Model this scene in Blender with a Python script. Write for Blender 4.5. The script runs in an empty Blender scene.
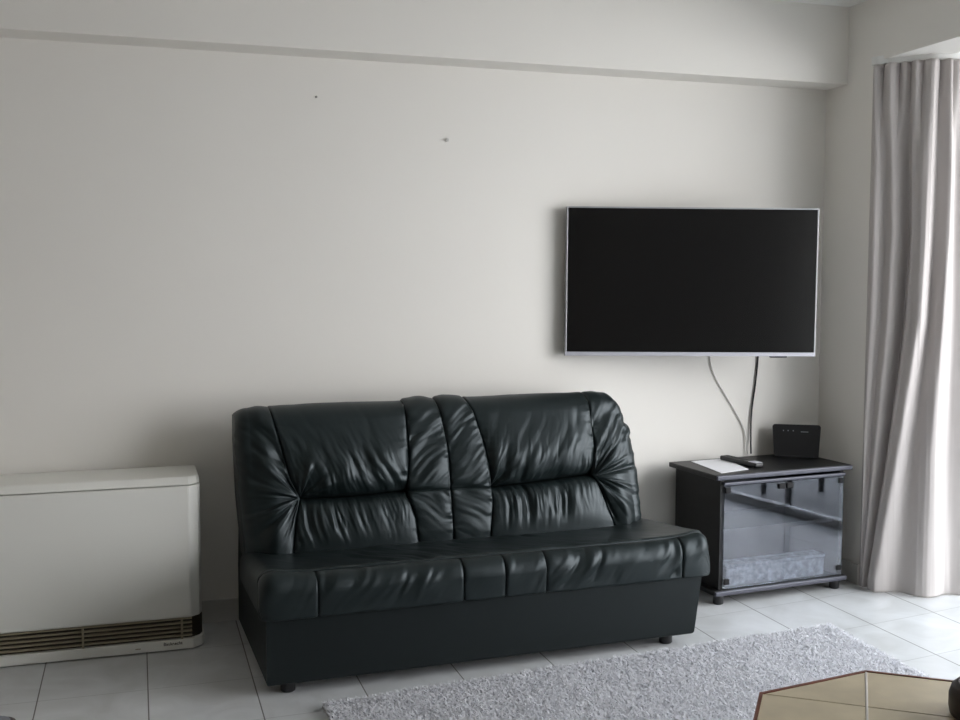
import bpy, bmesh, math, random
import numpy as np
from mathutils import Matrix, Vector

random.seed(7)
rng = np.random.default_rng(7)
SC = bpy.context.scene
COL = SC.collection

# ------------------------------------------------------------------ helpers
def nodes_of(mat):
    mat.use_nodes = True
    return mat.node_tree.nodes, mat.node_tree.links

def material(name, color, rough=0.5, metal=0.0, spec=0.5, noise=None, bump=None, coat=0.0):
    """noise=(scale, amount) varies the colour; bump=(scale, strength, distance)."""
    m = bpy.data.materials.new(name)
    N, L = nodes_of(m)
    b = N['Principled BSDF']
    b.inputs['Base Color'].default_value = (*color, 1)
    b.inputs['Roughness'].default_value = rough
    b.inputs['Metallic'].default_value = metal
    b.inputs['Specular IOR Level'].default_value = spec
    b.inputs['Coat Weight'].default_value = coat
    tc = N.new('ShaderNodeTexCoord')
    if noise:
        n = N.new('ShaderNodeTexNoise'); n.inputs['Scale'].default_value = noise[0]
        n.inputs['Detail'].default_value = 5
        L.new(tc.outputs['Object'], n.inputs['Vector'])
        r = N.new('ShaderNodeValToRGB')
        a = noise[1]
        r.color_ramp.elements[0].position = .3; r.color_ramp.elements[1].position = .7
        r.color_ramp.elements[0].color = (*[c * (1 - a) for c in color], 1)
        r.color_ramp.elements[1].color = (*[min(1, c * (1 + a)) for c in color], 1)
        L.new(n.outputs['Fac'], r.inputs['Fac']); L.new(r.outputs['Color'], b.inputs['Base Color'])
    if bump:
        n = N.new('ShaderNodeTexNoise'); n.inputs['Scale'].default_value = bump[0]
        n.inputs['Detail'].default_value = 4
        L.new(tc.outputs['Object'], n.inputs['Vector'])
        bp = N.new('ShaderNodeBump'); bp.inputs['Strength'].default_value = bump[1]
        bp.inputs['Distance'].default_value = bump[2]
        L.new(n.outputs['Fac'], bp.inputs['Height']); L.new(bp.outputs['Normal'], b.inputs['Normal'])
    return m

def link(name, me, mat, parent=None, smooth=False):
    o = bpy.data.objects.new(name, me)
    COL.objects.link(o)
    if mat is not None:
        me.materials.append(mat)
    if parent is not None:
        o.parent = parent
    if smooth:
        me.polygons.foreach_set('use_smooth', [True] * len(me.polygons))
    return o

def finish(name, bm, mat, parent=None, smooth=False):
    bmesh.ops.recalc_face_normals(bm, faces=bm.faces[:])
    me = bpy.data.meshes.new(name)
    bm.to_mesh(me); bm.free()
    return link(name, me, mat, parent, smooth)

def tag(o, label, cat, group=None, kind=None):
    o['label'] = label; o['category'] = cat
    if group: o['group'] = group
    if kind: o['kind'] = kind
    return o

def structure(o):
    o['kind'] = 'structure'
    return o

def empty(name, loc=(0, 0, 0), rz=0.0):
    o = bpy.data.objects.new(name, None)
    COL.objects.link(o)
    o.location = loc; o.rotation_euler = (0, 0, rz)
    o.empty_display_size = .05
    return o

def add_box(bm, x0, x1, y0, y1, z0, z1, bevel=0.0, seg=2, mat=None):
    vs = [bm.verts.new((x, y, z)) for x in (x0, x1) for y in (y0, y1) for z in (z0, z1)]
    if mat is not None:
        for v in vs: v.co = mat @ v.co
    idx = [(0, 1, 3, 2), (4, 6, 7, 5), (0, 4, 5, 1), (2, 3, 7, 6), (0, 2, 6, 4), (1, 5, 7, 3)]
    fs = [bm.faces.new([vs[i] for i in f]) for f in idx]
    if bevel > 0:
        es = list({e for f in fs for e in f.edges})
        bmesh.ops.bevel(bm, geom=es, offset=bevel, segments=seg, affect='EDGES', profile=.5)

def box(name, x0, x1, y0, y1, z0, z1, mat, parent=None, bevel=0.0, seg=2):
    bm = bmesh.new()
    add_box(bm, x0, x1, y0, y1, z0, z1, bevel, seg)
    return finish(name, bm, mat, parent)

def prism(bm, outline, z0, z1, bevel=0.0, seg=2, taper=None):
    """outline: ccw list of (x,y); taper = outline of the top when it differs"""
    top = taper or outline
    a = [bm.verts.new((x, y, z0)) for x, y in outline]
    b = [bm.verts.new((x, y, z1)) for x, y in top]
    n = len(outline)
    fs = [bm.faces.new(list(reversed(a))), bm.faces.new(b)]
    for i in range(n):
        fs.append(bm.faces.new((a[i], a[(i + 1) % n], b[(i + 1) % n], b[i])))
    if bevel > 0:
        es = list({e for f in fs[:2] for e in f.edges})
        bmesh.ops.bevel(bm, geom=es, offset=bevel, segments=seg, affect='EDGES', profile=.5)

def lathe(bm, prof, seg=32, c=(0, 0, 0)):
    rings = []
    for r, z in prof:
        rings.append([bm.verts.new((c[0] + r * math.cos(2 * math.pi * k / seg), c[1] + r * math.sin(2 * math.pi * k / seg), c[2] + z)) for k in range(seg)])
    for a, b in zip(rings, rings[1:]):
        for k in range(seg):
            bm.faces.new((a[k], a[(k + 1) % seg], b[(k + 1) % seg], b[k]))
    bm.faces.new(list(reversed(rings[0]))); bm.faces.new(rings[-1])

def tube(name, pts, rad, mat, parent=None, res=6):
    cu = bpy.data.curves.new(name, 'CURVE'); cu.dimensions = '3D'
    cu.bevel_depth = rad; cu.bevel_resolution = 3; cu.resolution_u = res; cu.use_fill_caps = True
    sp = cu.splines.new('BEZIER'); sp.bezier_points.add(len(pts) - 1)
    for p, q in zip(sp.bezier_points, pts):
        p.co = q; p.handle_left_type = p.handle_right_type = 'AUTO'
    tmp = bpy.data.objects.new(name, cu); COL.objects.link(tmp)
    dg = bpy.context.evaluated_depsgraph_get(); dg.update()
    me = bpy.data.meshes.new_from_object(tmp.evaluated_get(dg))
    COL.objects.unlink(tmp); bpy.data.objects.remove(tmp); bpy.data.curves.remove(cu)
    me.materials.clear()
    return link(name, me, mat, parent, True)

def text_mesh(name, body, size, mat, parent, matrix, extrude=.0004):
    cu = bpy.data.curves.new(name, 'FONT'); cu.body = body; cu.size = size
    cu.extrude = extrude; cu.offset = size * .012; cu.align_x = 'CENTER'; cu.align_y = 'CENTER'
    tmp = bpy.data.objects.new(name, cu); COL.objects.link(tmp)
    dg = bpy.context.evaluated_depsgraph_get(); dg.update()
    me = bpy.data.meshes.new_from_object(tmp.evaluated_get(dg))
    COL.objects.unlink(tmp); bpy.data.objects.remove(tmp); bpy.data.curves.remove(cu)
    me.materials.clear(); me.transform(matrix)
    return link(name, me, mat, parent)

def grid_mesh(name, V, mat, parent=None, flip=False):
    nu, nv = V.shape[:2]
    me = bpy.data.meshes.new(name)
    i = np.arange(nu * nv).reshape(nu, nv)
    q = np.stack([i[:-1, :-1], i[1:, :-1], i[1:, 1:], i[:-1, 1:]], -1).reshape(-1, 4)
    if flip: q = q[:, ::-1]
    me.vertices.add(nu * nv); me.vertices.foreach_set('co', V.reshape(-1).astype(np.float32))
    me.loops.add(q.size); me.loops.foreach_set('vertex_index', q.reshape(-1).astype(np.int32))
    me.polygons.add(len(q)); me.polygons.foreach_set('loop_start', (np.arange(len(q)) * 4).astype(np.int32))
    me.update(calc_edges=True); me.validate()
    return link(name, me, mat, parent, True)

def smooth01(x):
    x = np.clip(x, 0, 1); return x * x * (3 - 2 * x)

# smooth value noise for wrinkles
_T = rng.random((64, 64))
def vnoise(x, y):
    x0 = np.floor(x).astype(int); y0 = np.floor(y).astype(int)
    fx = x - x0; fy = y - y0
    fx = fx * fx * (3 - 2 * fx); fy = fy * fy * (3 - 2 * fy)
    g = lambda a, b: _T[a % 64, b % 64]
    return (g(x0, y0) * (1 - fx) + g(x0 + 1, y0) * fx) * (1 - fy) + (g(x0, y0 + 1) * (1 - fx) + g(x0 + 1, y0 + 1) * fx) * fy - .5

# ------------------------------------------------------------------ camera
CAM = bpy.data.cameras.new('camera')
CAM.sensor_width = 36; CAM.lens = 1073.68 / 960 * 36; CAM.clip_start = .05
cam = bpy.data.objects.new('camera', CAM); COL.objects.link(cam)
yaw, pitch, roll = math.radians(17.729), math.radians(4.308), math.radians(.0743)
fw = Vector((math.sin(yaw) * math.cos(pitch), math.cos(yaw) * math.cos(pitch), -math.sin(pitch)))
r0 = Vector((math.cos(yaw), -math.sin(yaw), 0)); u0 = r0.cross(fw)
rr = r0 * math.cos(roll) + u0 * math.sin(roll); uu = -r0 * math.sin(roll) + u0 * math.cos(roll)
M = Matrix.Identity(4)
for k in range(3):
    M[k][0], M[k][1], M[k][2] = rr[k], uu[k], -fw[k]
M.translation = (0, 0, 1.325)
cam.matrix_world = M
SC.camera = cam

# ------------------------------------------------------------------ materials
m_wall = material('wall_paint', (.83, .803, .755), .75, spec=.25, noise=(1.2, .012), bump=(90, .05, .002))
m_ceiling = material('ceiling_paint', (.86, .85, .82), .85, spec=.2)
m_leather = material('dark_green_leather', (.0075, .0122, .0125), .41, spec=.42, bump=(230, .12, .0012))
m_leather_plain = material('dark_green_leatherette', (.0065, .0092, .0092), .5, spec=.28, bump=(230, .10, .0012))
for m_ in (m_leather, m_leather_plain):
    m_.node_tree.nodes['Principled BSDF'].inputs['Specular Tint'].default_value = (.86, .95, 1.0, 1)
m_black_plastic = material('black_plastic', (.012, .012, .013), .4)
m_black_wood = material('black_ash_laminate', (.0085, .0085, .009), .42, spec=.3, noise=(30, .2), bump=(60, .03, .001))
m_fitting = material('black_fitting', (.006, .006, .007), .6, spec=.2)
m_edge = material('blue_grey_edging', (.05, .052, .07), .34, metal=.2)
m_cream = material('cream_enamel', (.79, .785, .74), .38, noise=(2, .012))
m_cream_dark = material('cream_plastic', (.62, .59, .50), .45)
m_grille = material('brown_grille', (.030, .024, .014), .6)
m_slat = material('brown_grey_slat', (.30, .26, .18), .5)
m_silver = material('brushed_silver', (.46, .46, .48), .4, metal=.6)
m_silver_pl = material('silver_plastic', (.60, .60, .66), .38, metal=.3)
m_screen = material('tv_glass', (.0048, .0048, .0051), .2, spec=.6)
m_paper = material('white_paper', (.82, .82, .84), .7, noise=(25, .02))
m_white_cable = material('white_cable', (.62, .61, .58), .5)
m_cable = material('black_cable', (.02, .02, .02), .5)
m_curtain = material('taupe_curtain_cloth', (.52, .485, .47), .85, spec=.15, bump=(400, .05, .0004))
m_rail = material('white_rail', (.78, .78, .76), .4)
m_rug = material('grey_shag', (.82, .82, .845), .9, spec=.1)
m_wood = material('red_brown_wood', (.17, .055, .03), .35, noise=(14, .35), coat=.3)
m_tile_top = material('tan_tile', (.58, .495, .35), .34, noise=(9, .12))
m_grout = material('dark_grout', (.10, .075, .06), .7)
m_grout_glint = material('grout_glint', (.62, .58, .54), .5)
m_pot = material('dark_brown_glaze', (.018, .010, .008), .38, spec=.3)
m_tray = material('grey_speckled_weave', (.26, .27, .29), .8, noise=(38, .5))
m_led = material('pale_marks', (.35, .38, .40), .4)
m_alu = material('white_window_frame', (.8, .8, .8), .4)
m_yellow = material('yellow_foam', (.85, .62, .06), .6)
m_pad = material('grey_blue_seat', (.22, .23, .27), .5)
m_dark_edge = material('dark_red_edge', (.035, .016, .018), .35)
m_screw = material('dull_screw', (.30, .29, .27), .5, metal=.5)
m_plug = material('painted_plug', (.62, .60, .57), .6)

N, L = nodes_of(m_rug)
trl = N.new('ShaderNodeBsdfTranslucent'); trl.inputs['Color'].default_value = (.82, .82, .845, 1)
mxr = N.new('ShaderNodeMixShader'); mxr.inputs[0].default_value = .42
L.new(N['Principled BSDF'].outputs[0], mxr.inputs[1]); L.new(trl.outputs[0], mxr.inputs[2]); L.new(mxr.outputs[0], N['Material Output'].inputs[0])

# floor tiles: grid of joints in world space with mottled glaze
m_floor = bpy.data.materials.new('floor_tiles')
N, L = nodes_of(m_floor)
bs = N['Principled BSDF']
tc = N.new('ShaderNodeTexCoord')
sep = N.new('ShaderNodeSeparateXYZ'); L.new(tc.outputs['Object'], sep.inputs[0])
def mth(op, a, b=None, c=None):
    n = N.new('ShaderNodeMath'); n.operation = op
    for i, v in enumerate((a, b, c)):
        if v is None: continue
        if isinstance(v, (int, float)): n.inputs[i].default_value = v
        else: L.new(v, n.inputs[i])
    return n.outputs[0]
X, Y = sep.outputs['X'], sep.outputs['Y']
gx = mth('DIVIDE', mth('SUBTRACT', X, .0086), .333)
yv = mth('SUBTRACT', Y, mth('MULTIPLY', mth('MULTIPLY', X, X), .028))   # rows laid slightly out of square
gy = mth('DIVIDE', mth('SUBTRACT', yv, 3.198), .350)
def joint(g, size, half):
    fr = mth('FRACT', mth('ADD', g, 20.0))
    d = mth('MULTIPLY', mth('MINIMUM', fr, mth('SUBTRACT', 1.0, fr)), size)
    n = N.new('ShaderNodeMapRange'); n.interpolation_type = 'SMOOTHSTEP'
    n.inputs['From Min'].default_value = half * .55; n.inputs['From Max'].default_value = half * 1.3
    n.inputs['To Min'].default_value = 1; n.inputs['To Max'].default_value = 0
    L.new(d, n.inputs['Value']); return n.outputs['Result']
jx = joint(gx, .333, .0021); jy = mth('MULTIPLY', joint(gy, .35, .0016), .45)
jj = mth('MAXIMUM', jx, jy)
n1 = N.new('ShaderNodeTexNoise'); n1.inputs['Scale'].default_value = 5; n1.inputs['Detail'].default_value = 6; n1.inputs['Distortion'].default_value = 1.2
L.new(tc.outputs['Object'], n1.inputs['Vector'])
rp = N.new('ShaderNodeValToRGB')
rp.color_ramp.elements[0].position = .33; rp.color_ramp.elements[1].position = .68
rp.color_ramp.elements[0].color = (.52, .525, .525, 1); rp.color_ramp.elements[1].color = (.63, .64, .65, 1)
L.new(n1.outputs['Fac'], rp.inputs['Fac'])
wn = N.new('ShaderNodeTexWhiteNoise'); wn.noise_dimensions = '2D'
cb = N.new('ShaderNodeCombineXYZ'); L.new(mth('FLOOR', gx), cb.inputs[0]); L.new(mth('FLOOR', gy), cb.inputs[1]); L.new(cb.outputs[0], wn.inputs['Vector'])
hs = N.new('ShaderNodeHueSaturation'); L.new(rp.outputs['Color'], hs.inputs['Color'])
L.new(mth('ADD', mth('MULTIPLY', wn.outputs['Value'], .06), .97), hs.inputs['Value'])
mx = N.new('ShaderNodeMix'); mx.data_type = 'RGBA'
L.new(jj, mx.inputs['Factor']); L.new(hs.outputs['Color'], mx.inputs['A']); mx.inputs['B'].default_value = (.15, .145, .135, 1)
L.new(mx.outputs['Result'], bs.inputs['Base Color'])
L.new(mth('ADD', mth('MULTIPLY', jj, .4), .30), bs.inputs['Roughness'])
bp = N.new('ShaderNodeBump'); bp.inputs['Strength'].default_value = .4; bp.inputs['Distance'].default_value = .002
L.new(mth('SUBTRACT', 1.0, jj), bp.inputs['Height']); L.new(bp.outputs['Normal'], bs.inputs['Normal'])

# smoked, mirror-like cabinet glass and clear window glass
def glass(name, tint, refl, base_fac):
    m = bpy.data.materials.new(name); N, L = nodes_of(m)
    for n in list(N): N.remove(n)
    out = N.new('ShaderNodeOutputMaterial'); mixs = N.new('ShaderNodeMixShader')
    tr = N.new('ShaderNodeBsdfTransparent'); tr.inputs['Color'].default_value = (*tint, 1)
    gl = N.new('ShaderNodeBsdfGlossy'); gl.inputs['Roughness'].default_value = .015; gl.inputs['Color'].default_value = (*refl, 1)
    lw = N.new('ShaderNodeLayerWeight'); lw.inputs['Blend'].default_value = .5
    fr = N.new('ShaderNodeMath'); fr.operation = 'POWER'; fr.inputs[1].default_value = 5.0; L.new(lw.outputs['Facing'], fr.inputs[0])
    ma = N.new('ShaderNodeMath'); ma.operation = 'ADD'; ma.use_clamp = True; ma.inputs[1].default_value = base_fac
    L.new(fr.outputs[0], ma.inputs[0]); L.new(ma.outputs[0], mixs.inputs[0])
    L.new(tr.outputs[0], mixs.inputs[1]); L.new(gl.outputs[0], mixs.inputs[2]); L.new(mixs.outputs[0], out.inputs[0])
    return m
m_glass = glass('smoked_cabinet_glass', (.76, .78, .81), (.84, .87, .95), .065)
m_pane = glass('window_glass', (.97, .98, .98), (1, 1, 1), 0.03)

# ------------------------------------------------------------------ room
WY = 4.184      # back wall
WX = 2.966      # right wall
CZ = 2.50       # ceiling
LX, RY = -1.9, -2.4
BX = 3.72       # window plane of the bay
BZ = 2.262      # soffit of the bay
structure(box('floor', LX - .2, BX + .08, RY - .2, WY + .2, -.1, 0, m_floor))
structure(box('ceiling', LX - .2, WX + .25, RY - .2, WY + .2, CZ, CZ + .1, m_ceiling))
structure(box('wall_back', LX - .2, WX + .001, WY, WY + .2, 0, CZ, m_wall))
m_wall_dim = material('low_bounce_wall_paint', (.50, .46, .40), .8, spec=.2)  # unseen walls coloured darker to cut the light they bounce back
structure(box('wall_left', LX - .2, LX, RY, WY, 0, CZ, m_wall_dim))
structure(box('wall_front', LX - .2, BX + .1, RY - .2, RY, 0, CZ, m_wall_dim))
bm = bmesh.new()
add_box(bm, WX, BX + .1, 3.858, WY + .2, 0, CZ)               # wall beside the bay
add_box(bm, WX, WX + .20, .2, 3.858, 2.236, CZ)               # lintel over the opening
add_box(bm, WX, BX + .1, RY, .2, 0, CZ)
structure(finish('wall_right', bm, m_wall))
structure(box('ceiling_bay', WX + .20, BX + .1, .2, 3.858, BZ, CZ, m_ceiling))
structure(box('trim_beam', LX, WX, 4.035, WY, 2.171, CZ, m_wall))
m_skirt = material('skirting_tile', (.56, .55, .52), .35, noise=(4, .05))
bm = bmesh.new(); add_box(bm, LX, WX, WY - .010, WY, .002, .090, .002)
structure(finish('baseboard_back', bm, m_skirt))
bm = bmesh.new(); add_box(bm, WX - .010, WX, 3.862, WY - .011, .002, .090, .002)
structure(finish('baseboard_right', bm, m_skirt))
# glazed sliding doors of the bay
wf = empty('window_1', (BX, 0, 0)); structure(wf)
bm = bmesh.new()
for y in (.2, 1.90, 3.80):
    add_box(bm, -.03, .03, y - .0 if y < 1 else y - .035, y + .05 if y < 1 else y + .035, 0.03, BZ - .001, .004)
add_box(bm, -.03, .03, .2, 3.85, .0, .045, .004); add_box(bm, -.03, .03, .2, 3.85, BZ - .06, BZ - .001, .004)
finish('window_frame', bm, m_alu, wf)
for a, b in ((.25, 1.865), (1.935, 3.765)):
    box('window_pane', -.004, .004, a, b, .045, BZ - .06, m_pane, wf)
m_balcony = material('balcony_concrete', (.17, .17, .17), .6, noise=(6, .08))
structure(box('floor_balcony', BX + .08, BX + 3.0, -3.0, 7.0, -.12, -.01, m_balcony))

# ------------------------------------------------------------------ sofa
SX, SY, SA = .366, 3.347, math.radians(2.0)
sofa = empty('sofa', (SX, SY, 0), SA)
tag(sofa, 'dark green leather two-seat sofa with gathered backrest against the white wall', 'sofa')
W_S = 1.54; D_S = .70

# base box: tapers a little to the right-hand foot
bm = bmesh.new()
o_low = [(0, 0), (W_S, 0), (W_S - .005, D_S), (.0, D_S)]
o_top = [(0, -.004), (W_S + .03, -.004), (W_S + .02, D_S), (0, D_S)]
prism(bm, o_low, .038, .275, .012, 3, o_top)
finish('base', bm, m_leather_plain, sofa)
for x, y in ((.075, .055), (W_S - .085, .055), (.075, D_S - .06), (W_S - .085, D_S - .06)):
    bm = bmesh.new(); lathe(bm, [(.020, 0), (.024, .004), (.024, .030), (.028, .040)], 20, (x, y, 0))
    finish('leg', bm, m_black_plastic, sofa, True)

# --- backrest : a bulged surface cut into panels along its seams
def poly(pts):
    p = sorted([(z, s) for s, z in pts]); zs = [a for a, _ in p]; ss = [b for _, b in p]
    return lambda z: np.interp(z, zs, ss)
E_ = {
 'LE': poly([(-.016, .90), (-.018, .757), (-.012, .551), (-.002, .397), (.002, .33)]),
 'L':  poly([(.094, .90), (.099, .866), (.118, .785), (.143, .672), (.161, .601), (.192, .54), (.174, .468), (.159, .366), (.157, .33)]),
 'C1': poly([(.606, .90), (.606, .869), (.603, .763), (.600, .654), (.590, .554), (.591, .517), (.613, .437), (.619, .354), (.620, .33)]),
 'C2': poly([(.727, .90), (.729, .872), (.743, .794), (.756, .682), (.757, .543), (.756, .463), (.756, .33)]),
 'C3': poly([(.838, .90), (.843, .875), (.871, .814), (.897, .712), (.914, .618), (.920, .536), (.919, .47), (.904, .372), (.902, .33)]),
 'R':  poly([(1.363, .90), (1.363, .880), (1.361, .787), (1.360, .671), (1.342, .56), (1.362, .53), (1.385, .457), (1.413, .379), (1.425, .33)]),
 'RE': poly([(1.430, .90), (1.445, .885), (1.487, .862), (1.516, .809), (1.546, .713), (1.560, .583), (1.562, .447), (1.562, .33)]),
}
ZB, ZR, RT, TB = .325, .795, .075, .665        # bottom, start of top roll, roll radius, back plane
VC = lambda s: (np.interp(s, [0, .19, .37, .57, .92, 1.12, 1.34, 1.5], [.54, .538, .533, .540, .534, .541, .556, .556]) - ZB) / (ZR - ZB)
def profile(v):
    z = np.where(v < 1, ZB + (ZR - ZB) * v, 0.0); t = .425 + .100 * np.minimum(v, 1)
    f0 = math.atan2(.100, ZR - ZB)
    ph = f0 + np.clip((v - 1) / .25, 0, 1) * (math.pi / 2 - f0)
    z = np.where(v >= 1, ZR + RT * (np.sin(ph) - math.sin(f0)), z); t = np.where(v >= 1, .525 + RT * (math.cos(f0) - np.cos(ph)), t)
    t1 = .525 + RT * math.cos(f0)
    t = np.where(v > 1.25, t1 + (v - 1.25) / .15 * (TB - t1), t); z = z - .035 * np.clip((v - 1.25) / .15, 0, 1) ** 1.5
    return t, z
R2 = .045
def surface(p, v, a, b, outer=0):
    """p,v grids -> (s,t,z); a,b seam functions; outer -1/+1 when the left/right edge turns round the end of the backrest"""
    t, z = profile(v)
    sa, sb = a(z), b(z)
    z = z + .009 * np.clip(v - .5, 0, .5) * 2 * np.clip(sa / 1.4, 0, 1)
    if outer == 0:
        s = sa + (sb - sa) * p
    else:
        q = p if outer > 0 else 1 - p
        inner, edge = (sa, sb - R2) if outer > 0 else (sb, sa + R2)
        f = np.clip(q / .72, 0, 1); s = inner + (edge - inner) * f
        ph = np.clip((q - .72) / .18, 0, 1) * math.pi / 2
        s = s + outer * R2 * np.sin(ph)
        dt = R2 * (1 - np.cos(ph)) + np.clip((q - .90) / .10, 0, 1) * .16
        t = np.minimum(t + dt, TB)
        z = z - .030 * smooth01((q - .74) / .22) * smooth01((v - .75) / .35)
    return s, t, z
def dome(x, k=2.0):
    return (1 - np.abs(2 * x - 1) ** k) ** .5
def gather(ph):
    return np.abs(np.sin(ph)) ** .75
def panel_mesh(name, parent, a, b, v0, v1, disp, nu, nv, outer=0):
    p = np.linspace(0, 1, nu)
    p = .5 - .5 * np.cos(math.pi * p) * (.55 + .45 * np.abs(np.cos(math.pi * p)))  if outer == 0 else p
    p = (p - p[0]) / (p[-1] - p[0])
    q = np.linspace(0, 1, nv)
    P, Q = np.meshgrid(p, q, indexing='ij')
    t0, z0 = None, None
    # v limits may follow the crease, which depends on s: two passes
    Vv = np.full_like(P, .5)
    for _ in range(3):
        s, t, z = surface(P, Vv, a, b, outer)
        lo = v0(s) if callable(v0) else v0; hi = v1(s) if callable(v1) else v1
        Vv = lo + (hi - lo) * Q
    s, t, z = surface(P, Vv, a, b, outer)
    B = np.stack([s, t, z], -1)
    du = np.gradient(B, axis=0); dv = np.gradient(B, axis=1)
    n = np.cross(du, dv); n /= np.linalg.norm(n, axis=-1, keepdims=True) + 1e-9
    d = disp(P, Q, s, z, Vv)
    V = B + n * d[..., None]
    V[..., 2] = np.maximum(V[..., 2], .30)
    V[..., 1] = np.minimum(V[..., 1], D_S - .01)
    return grid_mesh(name, V, m_leather, parent)

backrest = None
bm = bmesh.new()
core = [(.0, .0), (W_S - .005, .0)]
# core: extruded outline in (s,z), behind the panels
out = [(.0, .24), (W_S - .01, .24), (1.538, .45), (1.536, .58), (1.522, .70), (1.488, .78), (1.455, .815), (1.41, .83), (.10, .83), (.004, .815), (.0, .60), (.004, .40)]
fa = [bm.verts.new((s, .50 + max(0, z - .45) * .18, z)) for s, z in out]
fb = [bm.verts.new((s, D_S, z)) for s, z in out]
nO = len(out); bm.faces.new(fa); bm.faces.new(list(reversed(fb)))
for i in range(nO):
    bm.faces.new((fa[i], fb[i], fb[(i + 1) % nO], fa[(i + 1) % nO]))
backrest = finish('backrest', bm, m_leather_plain, sofa)

def folds(s, z, ang, lam, stretch, seed):
    """irregular soft folds running along direction ang, about lam apart"""
    c, si = math.cos(ang), math.sin(ang)
    al = s * c + z * si; ac = -s * si + z * c
    ac = ac + .25 * lam * np.sin(al / lam * .8 + seed)
    a = vnoise(ac / lam + seed * 3.1 + 40, al / (lam * stretch) + seed * 1.7 + 40)
    b = vnoise(ac / lam * 2.1 + seed * 5.3 + 40, al / (lam * stretch) * 1.4 + seed + 40)
    return 1.7 * a + .75 * b
def crest_shape(x):                              # rounded ridges, tighter valleys
    return np.where(x > 0, x * .8, x * (1 + .5 * np.abs(x)))
def pucker(dist, z, amp, seed, w):
    """short tucks running into a seam; dist in metres from the seam"""
    return amp * vnoise(z / .017 + seed, dist / .09 + seed) * 2 * np.exp(-dist / w) * smooth01(dist / .006)
def level(V):
    return .030 * (1 - .70 * smooth01((V - .62) / .55))
def groove(dist, depth=.0055, w=.0032):
    return -depth * np.exp(-(dist / w) ** 1.3)

def head_disp(sd, a_, b_):
    def f(P, Q, s, z, V):
        q = np.clip(Q, 0, 1)
        wid = np.abs(s[-1:] - s[:1]); dl, dr = P * wid, (1 - P) * wid
        rise = (1 - (1 - np.clip(q / .26, 0, 1)) ** 2) ** .5
        d = level(V) + .034 * rise * (1 - .95 * smooth01((q - .18) / .62)) * dome(P, 2.6) - .030 * (1 - rise)
        env = smooth01(dl / .02) * smooth01(dr / .02)
        low = np.exp(-(q / .40) ** 1.6) * smooth01(q / .04)
        mod = smooth01(.55 + 1.5 * vnoise(s * 6 + 3 * sd + 9, z * 4 + 2))
        d = d + .0100 * crest_shape(folds(s, z, 2.05 if sd == 0 else 1.15, .038, 3.5, 3 + sd * 5)) * low * env * (.3 + .7 * mod)
        d = d + .0042 * crest_shape(folds(s, z, 1.95 if sd == 0 else 1.25, .019, 4, 13 + sd * 5)) * np.exp(-(q / .30) ** 1.5) * smooth01(q / .04) * env
        # folds fanning out of the lower inner-left corner
        cs, cz = s[0, 0], z[0, 0]
        r = np.hypot(s - cs, z - cz); th = np.arctan2(z - cz, s - cs)
        fan = vnoise(th * 5.5 + 7 * sd + 20, r * 4 + 3) * 2
        d = d + .0120 * fan * np.exp(-((r - .06) / .085) ** 2) * smooth01(r / .02) * smooth01(dl / .008)
        d = d + pucker(dr, z, .0055, 3 + sd, .034) + pucker(dl, z, .0034, 8 + sd, .024)
        d = d + .0035 * vnoise(s * 9 + 4 * z, z * 7 + sd) * env
        return d + groove(np.minimum(dl, dr)) - .018 * np.exp(-q / .025)
    return f
def lumb_disp(sd):
    def f(P, Q, s, z, V):
        wid = np.abs(s[-1:] - s[:1]); dl, dr = P * wid, (1 - P) * wid
        rise = (1 - (1 - np.clip((1 - Q) / .38, 0, 1)) ** 2) ** .5
        d = level(V) * (.3 + .7 * rise) + .020 * rise * dome(P, 3) * (1 - .5 * smooth01((.4 - Q) / .4)) - .022 * (1 - rise)
        env = smooth01(dl / .012) * smooth01(dr / .012)
        top = smooth01((Q - .12) / .45) * smooth01((1 - Q) / .05)
        c0, w0 = ((.26, .30) if sd == 0 else (.42, .32))
        mod = .16 + .84 * np.exp(-((P - c0) / w0) ** 2)
        d = d + .0100 * crest_shape(folds(s, z, math.pi / 2 + (.16 if sd == 0 else .05), .026, 7, 11 + sd * 3)) * top * env * mod
        d = d + .0040 * crest_shape(folds(s, z, math.pi / 2 + .1, .015, 7, 17 + sd)) * smooth01((Q - .3) / .4) * smooth01((1 - Q) / .05) * env * (.3 + .7 * mod)
        d = d + .002 * vnoise(s * 16, z * 9 + sd) * env + pucker(np.minimum(dl, dr), z, .002, 3 + sd, .02)
        return d + groove(np.minimum(dl, dr)) - .014 * np.exp(-(1 - Q) / .04)
    return f
def centre_disp(row, k):
    def f(P, Q, s, z, V):
        wid = np.abs(s[-1:] - s[:1]); dl, dr = P * wid, (1 - P) * wid
        e = Q if row else 1 - Q
        d = level(V) + .010 * dome(P, 2.2)
        env = smooth01(dl / .012) * smooth01(dr / .012)
        fade = (.35 + .65 * np.exp(-Q / .5) if row else np.exp(-(1 - Q) / .35)) * smooth01(e / .03)
        d = d + .0095 * crest_shape(folds(s, z, .60 if row else -.55, .028, 3.4, 21 + k * 7 + row)) * fade * env
        d = d + pucker(dr, z, .0045, 5 + k, .026) + pucker(dl, z, .003, 15 + k, .02)
        return d + groove(np.minimum(dl, dr)) - .012 * np.exp(-e / .022) - (0 if row else .010 * smooth01((.35 - Q) / .35))
    return f
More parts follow.
